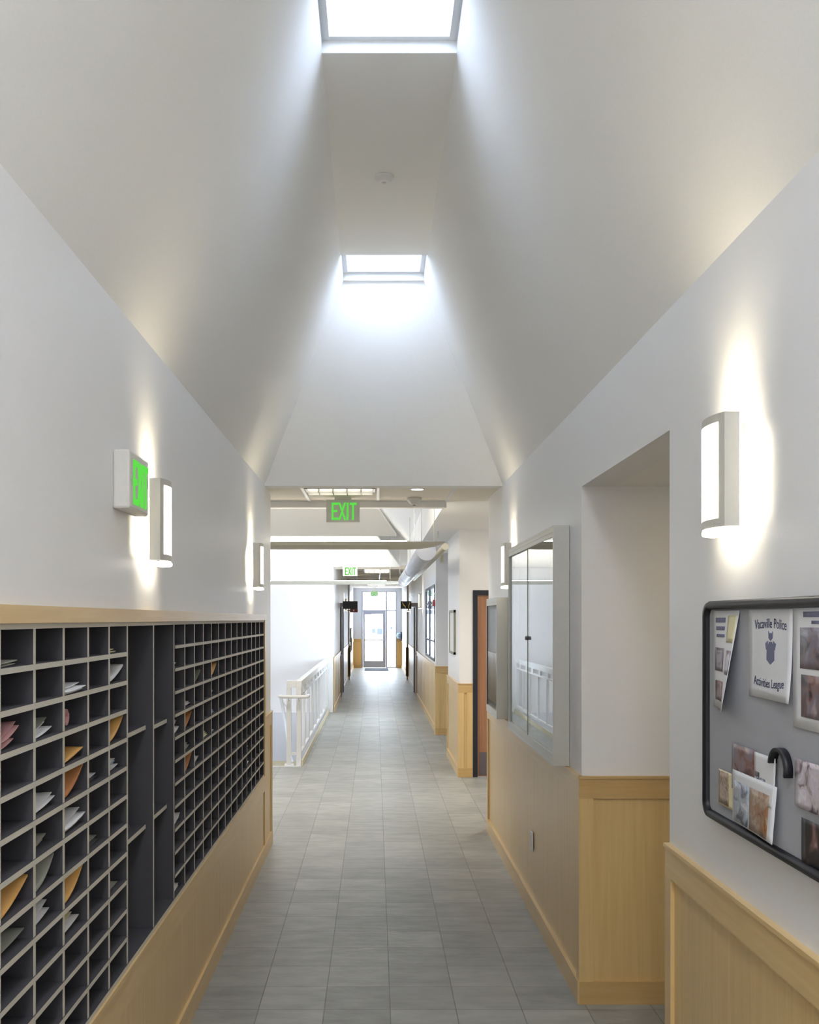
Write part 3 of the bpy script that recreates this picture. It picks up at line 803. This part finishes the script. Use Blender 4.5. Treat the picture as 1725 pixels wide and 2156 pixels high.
def pinned(name, label, cat, y_far, y_near, z0, z1, mats, pics=(), curl=0.0, texts=(), curlp=2.5, xoff=0.0, extra=None, skew=0.0):
    """A sheet pinned on the board. u: 0 at the far (picture left) edge .. 1 near edge, v: 0 bottom .. 1 top"""
    xb = 0.9505-xoff
    def fn(u, v): return (xb-curl*(max(u, 0)**1.6)*(max(1-v, 0)**curlp), y_far+(y_near-y_far)*u, z0+(z1-z0)*v-skew*u)
    t = thing(name, label, cat, (xb, (y_far+y_near)/2, z0))
    if pics or texts or extra:
        MB().sheet(fn, 10, 10, 0.0006).build('sheet', M[mats] if isinstance(mats, str) else mats, t)
        for (u0, u1, v0, v1, mm) in pics:
            MB().sheet(fn, 5, 5, 0.0005, u0=u0, u1=u1, v0=v0, v1=v1, lift=LIFT).build('picture' if mm in SN else 'print', mm, t)
        for (body, uc, vc, size, mm, arch) in texts:
            me = text_mesh(body, size)
            for vv in me.vertices:
                u = uc-vv.co.x/(y_near-y_far)*1.0 if False else uc+vv.co.x/abs(y_near-y_far)
                v = vc+vv.co.y/(z1-z0)+arch*math.cos((u-0.5)*math.pi*1.4)
                p = Vector(fn(u, v)); vv.co = Vector((p.x-0.0012-vv.co.z*0.5, p.y, p.z))-Vector(t.location)
            me.materials.clear(); me.materials.append(mm)
            o = bpy.data.objects.new('lettering', me); C.objects.link(o); o.parent = t
        if extra: extra(t, fn)
    else:
        o = MB().sheet(fn, 8, 8, 0.0006).build('sheet', M[mats] if isinstance(mats, str) else mats, t)
    return t
LIFT = 0.0009
# which way does the sheet normal face? du x dv with y decreasing, z increasing -> (-y) x (+z) = -x : towards the corridor
INK, INKL = M['ink'], M['inkl']
pinned('flyer', 'narrow curling white flyer with small photos at the far corner of the notice board', 'flyer', 2.945, 2.735, 1.556, 1.822, 'paper',
       pics=[(0.10, 0.50, 0.88, 0.93, INKL), (0.12, 0.50, 0.80, 0.84, INKL), (0.14, 0.5, 0.73, 0.76, INKL), (0.08, 0.52, 0.38, 0.62, SN[1]), (0.66, 0.95, 0.36, 0.60, SN[0]), (0.10, 0.6, 0.08, 0.28, SN[0]), (0.6, 0.95, 0.68, 0.95, M['papery'])],
       curl=0.05, curlp=1.0)
def crest(t, fn):
    m = MB(); mc = (0.53, 0.59)
    def poly(pts, lift):
        vs = []
        for du, dv in pts:
            p = Vector(fn(mc[0]+du, mc[1]+dv)); vs.append((p.x-lift, p.y, p.z))
        k = len(vs); m._add(vs+[(x+0.001, y, z) for x, y, z in vs], [tuple(range(k)), tuple(range(k, 2*k))[::-1]]+[(i, (i+1) % k, k+(i+1) % k, k+i) for i in range(k)])
    poly([(-0.045, 0.09), (-0.05, 0.17), (-0.025, 0.14), (0, 0.15), (0.025, 0.14), (0.05, 0.17), (0.045, 0.09), (0, 0.06)], 0.0016)
    poly([(-0.06, 0.06), (-0.12, 0.03), (-0.10, -0.04), (-0.065, 0.0)], 0.0016)
    poly([(0.06, 0.06), (0.12, 0.03), (0.10, -0.04), (0.065, 0.0)], 0.0016)
    poly([(-0.085, -0.02), (-0.09, -0.15), (0, -0.20), (0.09, -0.15), (0.085, -0.02), (0.03, 0.05), (-0.03, 0.05)], 0.0014)
    m.build('crest', M['inkl'], t)
pinned('sign_sheet', 'white landscape sheet reading Vacaville Police Activities League with a crest', 'sign', 2.668, 2.388, 1.606, 1.823, 'paper',
       texts=[('Vacaville Police', 0.52, 0.775, 0.033, INK, 0.02), ('Activities League', 0.50, 0.15, 0.030, INK, -0.02)], curl=0.010, extra=crest)
pinned('photo_sheet', 'large white sheet with two colour photos beside the police league sheet', 'photo sheet', 2.383, 2.093, 1.556, 1.824, 'paper',
       pics=[(0.14, 0.98, 0.50, 0.84, SN[1]), (0.16, 0.98, 0.10, 0.45, SN[0]), (0.2, 0.9, 0.925, 0.97, INKL), (0.35, 0.8, 0.87, 0.895, INKL)], curl=0.0, xoff=0.001)
pinned('snapshot', 'dark red photo of a crowd pinned mid board, beside a white card', 'photo', 2.785, 2.612, 1.352, 1.472, SN[0], xoff=0.004)
pinned('photo_card', 'white card with a dark corner picture next to the crowd photo', 'card', 2.612, 2.475, 1.352, 1.470, 'paper',
       pics=[(0.02, 0.55, 0.05, 0.5, SN[2]), (0.0, 0.25, 0.1, 0.6, SN[5])], curl=0.01, xoff=0.006)
pinned('photo_strip', 'white-edged strip with blue and orange photos low on the notice board', 'photo', 2.765, 2.460, 1.270, 1.405, 'paper',
       pics=[(0.03, 0.40, 0.02, 0.80, SN[2]), (0.42, 0.86, 0.02, 0.80, SN[3])], curl=0.012, xoff=0.008, curlp=1.0)
pinned('snapshot', 'small pale faded photo at the lower far corner of the notice board', 'photo', 2.895, 2.775, 1.292, 1.388, 'papery', pics=[(0.03, 0.7, 0.05, 0.97, SN[3])], xoff=0.003)
pinned('snapshot', 'team photo of people in white shirts beside the black strap', 'photo', 2.368, 2.19, 1.380, 1.487, SN[4], xoff=0.003)
pinned('snapshot', 'black photo with a pale arm below the team photo', 'photo', 2.332, 2.15, 1.262, 1.360, SN[5], xoff=0.003)
m = MB()
def strap(u, v): return (0.951-0.020*v, 2.44+0.052*math.cos(math.pi*(0.05+1.05*u)), 1.452+0.048*math.sin(math.pi*(0.05+1.05*u)))
m.sheet(strap, 16, 2, 0.007)
tag(m.build('black_strap', M['black']), 'small arched black strap pinned right of the white card', 'strap')

# ------------------------------------------------------------------ ceiling fittings
t = thing('smoke_detector', 'round white smoke detector on the flat vault strip between skylights', 'smoke detector', (0.052, 6.08, ZT-0.035))
MB().lathe((0.052, 6.08, ZT-0.035), [(0.030, 0), (0.045, 0.006), (0.048, 0.022), (0.058, 0.024), (0.058, 0.035)]).build('housing', M['ceil'], t)
MB().lathe((0.052, 6.08, ZT-0.038), [(0.012, 0), (0.014, 0.004)]).build('sensor', M['signw'], t)
t = thing('smoke_detector', 'round detector on the lobby ceiling by the hanging exit sign', 'smoke detector', (0.33, 8.85, ZC-0.06))
MB().lathe((0.33, 8.85, ZC-0.06), [(0.02, 0), (0.04, 0.012), (0.055, 0.035), (0.062, 0.037), (0.062, 0.06)]).build('housing', M['signw'], t)
MB().lathe((0.33, 8.85, ZC-0.066), [(0.010, 0), (0.016, 0.008)]).build('sensor', M['kick'], t)
t = thing('recessed_light', 'small round recessed downlight in the lobby ceiling edge', 'ceiling light', (0.33, 8.22, ZC-0.008))
MB().lathe((0.33, 8.22, ZC-0.008), [(0.050, 0), (0.062, 0.003), (0.062, 0.008)]).build('trim_ring', M['white'], t)
MB().lathe((0.33, 8.22, ZC-0.0095), [(0.046, 0), (0.048, 0.003)]).build('lens', M['lens'], t)
def troffer(label, x0, x1, y0, y1, z, lit=False):
    t = thing('ceiling_troffer', label, 'ceiling light', ((x0+x1)/2, (y0+y1)/2, z))
    MB().box(x0, x1, y0, y0+0.02, z-0.014, z).box(x0, x1, y1-0.02, y1, z-0.014, z).box(x0, x0+0.02, y0, y1, z-0.014, z).box(x1-0.02, x1, y0, y1, z-0.014, z).build('frame', M['white'], t)
    MB().box(x0+0.02, x1-0.02, y0+0.02, y1-0.02, z-0.004, z).build('reflector', M['lens'] if lit else M['tilec'], t)
    l = MB(); k = 5
    for i in range(1, k): l.box(x0+(x1-x0)*i/k-0.004, x0+(x1-x0)*i/k+0.004, y0+0.02, y1-0.02, z-0.04, z-0.003)
    for i in range(1, 4): l.box(x0+0.02, x1-0.02, y0+(y1-y0)*i/4-0.004, y0+(y1-y0)*i/4+0.004, z-0.04, z-0.003)
    l.build('louvre', M['alu'], t)
    return t
troffer('louvred ceiling light peeking below the vault edge by the hanging exit sign', -0.545, 0.0, 8.12, 8.38, ZC, True)
troffer('louvred ceiling light, first one in the far corridor', -0.26, 0.34, 24.0, 25.2, 2.925, True)
troffer('louvred ceiling light, farther one in the far corridor', -0.26, 0.34, 33.2, 34.4, 2.925, True)

# pendants across the lobby
def pendant(label, y, xe, z0=2.435, z1=2.500):
    t = thing('pendant_light', label, 'pendant light', (-1.4, y, z0), 0, 'linear pendants across the lobby')
    x0 = -3.6
    h = z1-z0
    # boat-shaped section with a pointed end
    m = MB(); n = 6
    rings = []
    stations = [(x0, 1), (xe-0.35, 1), (xe-0.22, 0.92), (xe-0.10, 0.62), (xe-0.03, 0.28), (xe, 0.04)]
    vs = []; fs = []
    for x, s in stations:
        for k in range(n+1):
            a = math.pi*k/n; vs.append((x, y-0.11*math.cos(a), z1-h*s*math.sin(a)))
    W = n+1
    for i in range(len(stations)-1):
        for k in range(n): fs.append((i*W+k, i*W+k+1, (i+1)*W+k+1, (i+1)*W+k))
        fs.append((i*W, (i+1)*W, (i+1)*W+n, i*W+n))
    fs.append(tuple(range(W))); fs.append(tuple((len(stations)-1)*W+k for k in range(W)))
    m._add(vs, fs, False); m.build('housing', M['pendb'], t)
    MB().box(x0+0.05, xe-0.35, y-0.07, y+0.07, z1+0.002, z1+0.012).build('uplight_tube', M['pend'], t)
    r = MB()
    for x in (xe-0.10, xe-0.28, -2.4): MB().tube([(x, y, z1), (x, y, 3.9)], 0.0035, 6).build('hanger', M['alu'], t)
    return t
pendant('long boat-shaped grey pendant spanning the lobby, nearer of two', 9.62, 0.64)
pendant('long slim pale pendant before the far stair wall, beyond the duct', 19.5, 0.56)

# duct
t = thing('round_duct', 'round silver duct running along the ceiling towards the far corridor', 'duct', (0.53, 15, 2.5))
MB().tube([(0.53, 10.8, 2.50), (0.53, 19.1, 2.50)], 0.10, 24).build('duct_pipe', M['duct'], t)
MB().tube([(0.53, 18.9, 2.50), (0.53, 19.25, 2.50)], 0.106, 24).build('end_collar', M['white'], t)
for yy in (12.5, 15.0, 17.5): MB().tube([(0.53, yy, 2.50), (0.53, yy+0.03, 2.50)], 0.104, 24).build('joint_band', M['alu'], t)
for yy in (12.0, 16.0): MB().tube([(0.53, yy, 2.59), (0.53, yy, 3.88)], 0.004, 6).build('hanger', M['alu'], t)
t = thing('conduit_pipe', 'thin cream pipe running beside the round duct', 'pipe', (0.73, 15, 2.55))
MB().tube([(0.73, 10.9, 2.55), (0.73, 19.9, 2.55)], 0.035, 12).build('pipe', M['pendb'], t)
for yy in (12.2, 16.2): MB().tube([(0.73, yy, 2.58), (0.73, yy, ZC)], 0.004, 6).build('hanger', M['alu'], t)
t = thing('wall_speaker', 'small pale box high on the wall past the passage recess', 'speaker', (1.03, 16.29, 2.64))
MB().box(1.005, 1.06, 16.24, 16.30, 2.66, 2.83-0.02).build('housing', M['signw'], t, bevel=0.004)
MB().box(1.012, 1.053, 16.236, 16.242, 2.68, 2.79).build('grille', M['cream'], t)

# ------------------------------------------------------------------ passage door and picture
y = 11.95
d = MB().box(1.113, 1.165, y-0.015, y+0.1, 0, 2.125).box(1.998, 2.05, y-0.015, y+0.1, 0, 2.125).box(1.165, 1.998, y-0.015, y+0.1, 2.07, 2.125)
dr = struct('door_2', d, M['darkf'])
tag(MB().box(1.165, 1.998, y+0.02, y+0.06, 0.005, 2.07).build('door_leaf', M['doorwood'], dr), kind='structure')
tag(MB().box(1.19, 1.97, y+0.014, y+0.02, 0.02, 0.28).build('kick_plate', M['kick'], dr), kind='structure')
tag(MB().tube([(1.93, y+0.02, 1.0), (1.93, y-0.04, 1.0), (1.83, y-0.04, 1.0)], 0.010).build('door_handle', M['alu'], dr), kind='structure')
t = thing('picture_frame', 'framed white print on the wall beside the brown door passage', 'picture', (0.96, 12.88, 1.37))
fy0, fy1, fz0, fz1 = 12.49, 13.27, 1.373, 1.907
MB().box(0.935, 0.96, fy0, fy0+0.03, fz0, fz1).box(0.935, 0.96, fy1-0.03, fy1, fz0, fz1).box(0.935, 0.96, fy0, fy1, fz0, fz0+0.03).box(0.935, 0.96, fy0, fy1, fz1-0.03, fz1).build('frame', M['skin'], t)
MB().box(0.945, 0.955, fy0+0.03, fy1-0.03, fz0+0.03, fz1-0.03).build('print', M['paper'], t)

# window with grid on the right
fr = MB(); wx0, wx1 = 0.955, 0.99
for yy in (17.0, 18.62, 19.95): fr.box(wx0, wx1, yy, yy+0.05, 1.11, 2.36)
for zz in (1.11, 1.42, 2.06, 2.32): fr.box(wx0, wx1, 17.0, 20.0, zz, zz+(0.04 if zz in (1.11, 2.32) else 0.02))
f = struct('window_8', fr, M['darkf'])
tag(MB().box(0.971, 0.976, 17.03, 19.97, 1.13, 2.34).build('window_pane', M['glass'], f), kind='structure')
t = thing('fire_alarm', 'small red fire alarm device on the wall by the grid window', 'fire alarm', (0.965, 16.85, 2.02))
MB().box(0.925, 0.965, 16.80, 16.90, 2.0, 2.11).build('housing', M['redl'], t, bevel=0.004)
MB().box(0.918, 0.926, 16.83, 16.87, 2.03, 2.08).build('strobe', M['paper'], t)

# far doors, left and right
def side_door(n, x, s, y0, y1):
    d = MB(); xx = x+s*0.03
    d.box(x-s*0.05, xx, y0, y0+0.06, 0, 2.13); d.box(x-s*0.05, xx, y1-0.06, y1, 0, 2.13); d.box(x-s*0.05, xx, y0+0.06, y1-0.06, 2.07, 2.13)
    dr = struct('door_%d' % n, d, M['darkf'])
    tag(MB().box(x-s*0.03, x+s*0.005, y0+0.06, y1-0.06, 0.005, 2.07).build('door_leaf', M['cool'], dr), kind='structure')
    tag(MB().box(x, x+s*0.05, y0+0.12, y0+0.20, 0.98, 1.02).build('door_handle', M['alu'], dr), kind='structure')
side_door(3, 0.975, -1, 24.02, 25.75)
side_door(4, -0.80, 1, 24.12, 25.75)

# blade signs
def blade(label, x0, x1, y, z0, z1, xw, gold):
    t = thing('blade_sign', label, 'sign', ((x0+x1)/2, y, z0))
    MB().box(x0, x1, y, y+0.03, z0, z1).build('panel', M['black'], t, bevel=0.003)
    MB().box(min(x1, xw) if xw > 0 else xw, xw if xw > 0 else x0+0.01, y+0.005, y+0.025, z0+0.05, z1-0.04).build('bracket', M['kick'], t)
    g = MB()
    if gold:
        w = x1-x0; h = z1-z0
        for pts in ([(0.12, .85), (0.18, .85), (.30, .55), (.45, .35), (.47, .12), (.42, .12), (.38, .30), (.25, .45)],
                    [(.80, .10), (.74, .10), (.72, .4), (.78, .7), (.86, .92), (.92, .92), (.84, .6), (.79, .35)]):
            g.prism([(x0+a*w, z0+b*h) for a, b in pts], 'y', y-0.003, y+0.002)
        g.build('gold_curves', M['gold'], t)
    return t
blade('black blade sign projecting from the corridor wall on the railing side', -0.74, -0.40, 24.0, 2.028, 2.205, -0.80, False)
blade('black blade sign with gold curves projecting from the opposite wall', 0.585, 0.83, 24.0, 2.028, 2.205, 0.965, True)
t = thing('blade_sign', 'dark red blade sign hanging below the black one, farther along', 'sign', (-0.63, 27.8, 1.98))
MB().box(-0.665, -0.46, 27.8, 27.83, 1.975, 2.065).build('panel', M['red'], t)
MB().box(-0.80, -0.665, 27.805, 27.825, 2.0, 2.04).build('bracket', M['kick'], t)
MB().box(-0.58, -0.55, 27.795, 27.80, 2.0, 2.045).build('symbol', M['paper'], t)

# wall pieces at the end of the corridor
t = thing('wall_phone_panel', 'narrow olive-grey wall panel near the end of the corridor', 'panel', (-0.80, 34.4, 0.9))
MB().box(-0.80, -0.76, 33.3, 35.6, 0.75, 1.50).build('board', M['skin'], t)
MB().box(-0.765, -0.74, 33.5, 33.9, 0.8, 1.2).build('shelf_box', M['kick'], t)
t = thing('wall_dispenser', 'pale blue round dispenser on the wall right of the end door', 'dispenser', (0.90, 38.2, 1.1))
MB().lathe((0.89, 38.25, 1.09), [(0.05, 0), (0.10, 0.04), (0.11, 0.10), (0.09, 0.17), (0.04, 0.20)]).build('bowl', M['bluep'], t)
MB().box(0.93, 0.97, 38.0, 38.45, 1.0, 1.32).build('back_plate', M['ink'], t)
tag(MB().box(ex(769), ex(817), 36.4, 38.3, 0.0, 0.012).build('door_mat', M['mat']), 'dark blue-grey floor mat inside the end door', 'mat')

# ------------------------------------------------------------------ stair railing
rl = thing('stair_railing', 'white guard railing with wide posts along the open stairwell', 'railing', (-0.93, 12.9, 0))
X0, X1 = -0.965, -0.905
def rp(name, mb, bev=0.003): return mb.build(name, M['white'], rl, bevel=bev)
rp('top_rail', MB().box(X0-0.005, X1+0.005, 12.86, 20.17, 0.955, 1.04))
rp('top_rail', MB().box(-1.085, X0-0.006, 12.86, 12.93, 0.955, 1.04))
rp('middle_rail', MB().box(X0+0.01, X1-0.01, 12.93, 20.17, 0.845, 0.872))
rp('bottom_rail', MB().box(X0+0.01, X1-0.01, 12.93, 20.17, 0.10, 0.145))
rp('post', MB().box(X0, X1, 12.86, 12.93, 0, 0.955)); rp('post', MB().box(-1.085, -1.03, 12.86, 12.93, -0.01, 0.955))
rp('post', MB().box(X0, X1, 20.08, 20.17, 0, 0.955))
rp('return_rail', MB().box(-1.03, X0, 12.875, 12.915, 0.13, 0.16))
for i in range(7):
    yy = 13.75+0.92*i
    rp('baluster', MB().box(-0.955, -0.915, yy, yy+0.05, 0.145, 0.845))
for i in range(9):
    yy = 13.15+0.80*i
    rp('spacer_block', MB().box(-0.955, -0.915, yy, yy+0.16, 0.872, 0.955))
MB().box(-0.90, -0.885, 12.86, 20.17, 0, 0.07).build('kerb', M['cream'], rl)
MB().box(-1.11, -1.005, 12.84, 12.95, -0.01, 0.02).build('base_shoe', M['white'], rl, bevel=0.003)
t = thing('handrail', 'white pipe handrail curving round the railing post and down the stairs', 'handrail', (-1.0, 12.72, 0.856))
def arc(c, r, a0, a1, n=6):
    return [(c[0]+r*math.cos(math.radians(a0+(a1-a0)*k/n)), c[1]+r*math.sin(math.radians(a0+(a1-a0)*k/n)), c[2]) for k in range(n+1)]
path = [(-0.82, 12.95, 0.856)]+arc((-0.87, 12.77, 0.856), 0.05, 0, -90)+arc((-1.11, 12.77, 0.856), 0.05, 270, 180)+[(-1.16, 12.9, 0.85), (-1.16, 13.1, 0.74), (-1.16, 14.4, -0.09), (-1.16, 14.7, -0.19)]
MB().tube(path, 0.021, 12).build('rail', M['white'], t)
MB().tube([(-1.055, 12.86, 0.80), (-1.055, 12.78, 0.82), (-1.055, 12.72, 0.85)], 0.008, 8).build('bracket', M['white'], t)
MB().tube([(-0.93, 12.86, 0.80), (-0.93, 12.78, 0.82), (-0.93, 12.72, 0.85)], 0.008, 8).build('bracket', M['white'], t)
MB().tube([(-1.08, 13.0, 0.70), (-1.12, 13.0, 0.74), (-1.16, 13.0, 0.80)], 0.008, 8).build('bracket', M['white'], t)

# ------------------------------------------------------------------ unseen area lights added as fill to brighten the rooms
lamp('alcove_fill_light', (1.8, 4.1, 2.40), (0, 0, 0), 0.3, 0.6, 1.5, (1.0, 0.78, 0.45))  # added warm fill inside the alcove, no fixture modelled
lamp('passage_fill_light', (2.0, 10.4, 2.80), (0, 0, 0), 0.6, 0.6, 14.0, (1.0, 0.90, 0.74))  # added fill for the side passage
lamp('rear_fill_light', (0.064, -0.8, 4.3), (0, 0, 0), 0.5, 1.6, 38.0, (0.95, 0.97, 1.0))  # added fill high in the vault behind the camera
lamp('stair_hall_fill_light', (-1.6, 15.4, 3.86), (0, 0, 0), 2.4, 3.6, 26.0, (1.0, 0.97, 0.94))  # added fill hidden above the stairwell
lamp('lobby_fill_light', (-1.2, 9.9, 3.86), (0, 0, 0), 1.8, 0.8, 34.0, (1.0, 0.95, 0.88))  # added fill hidden behind the dropped ceiling edge
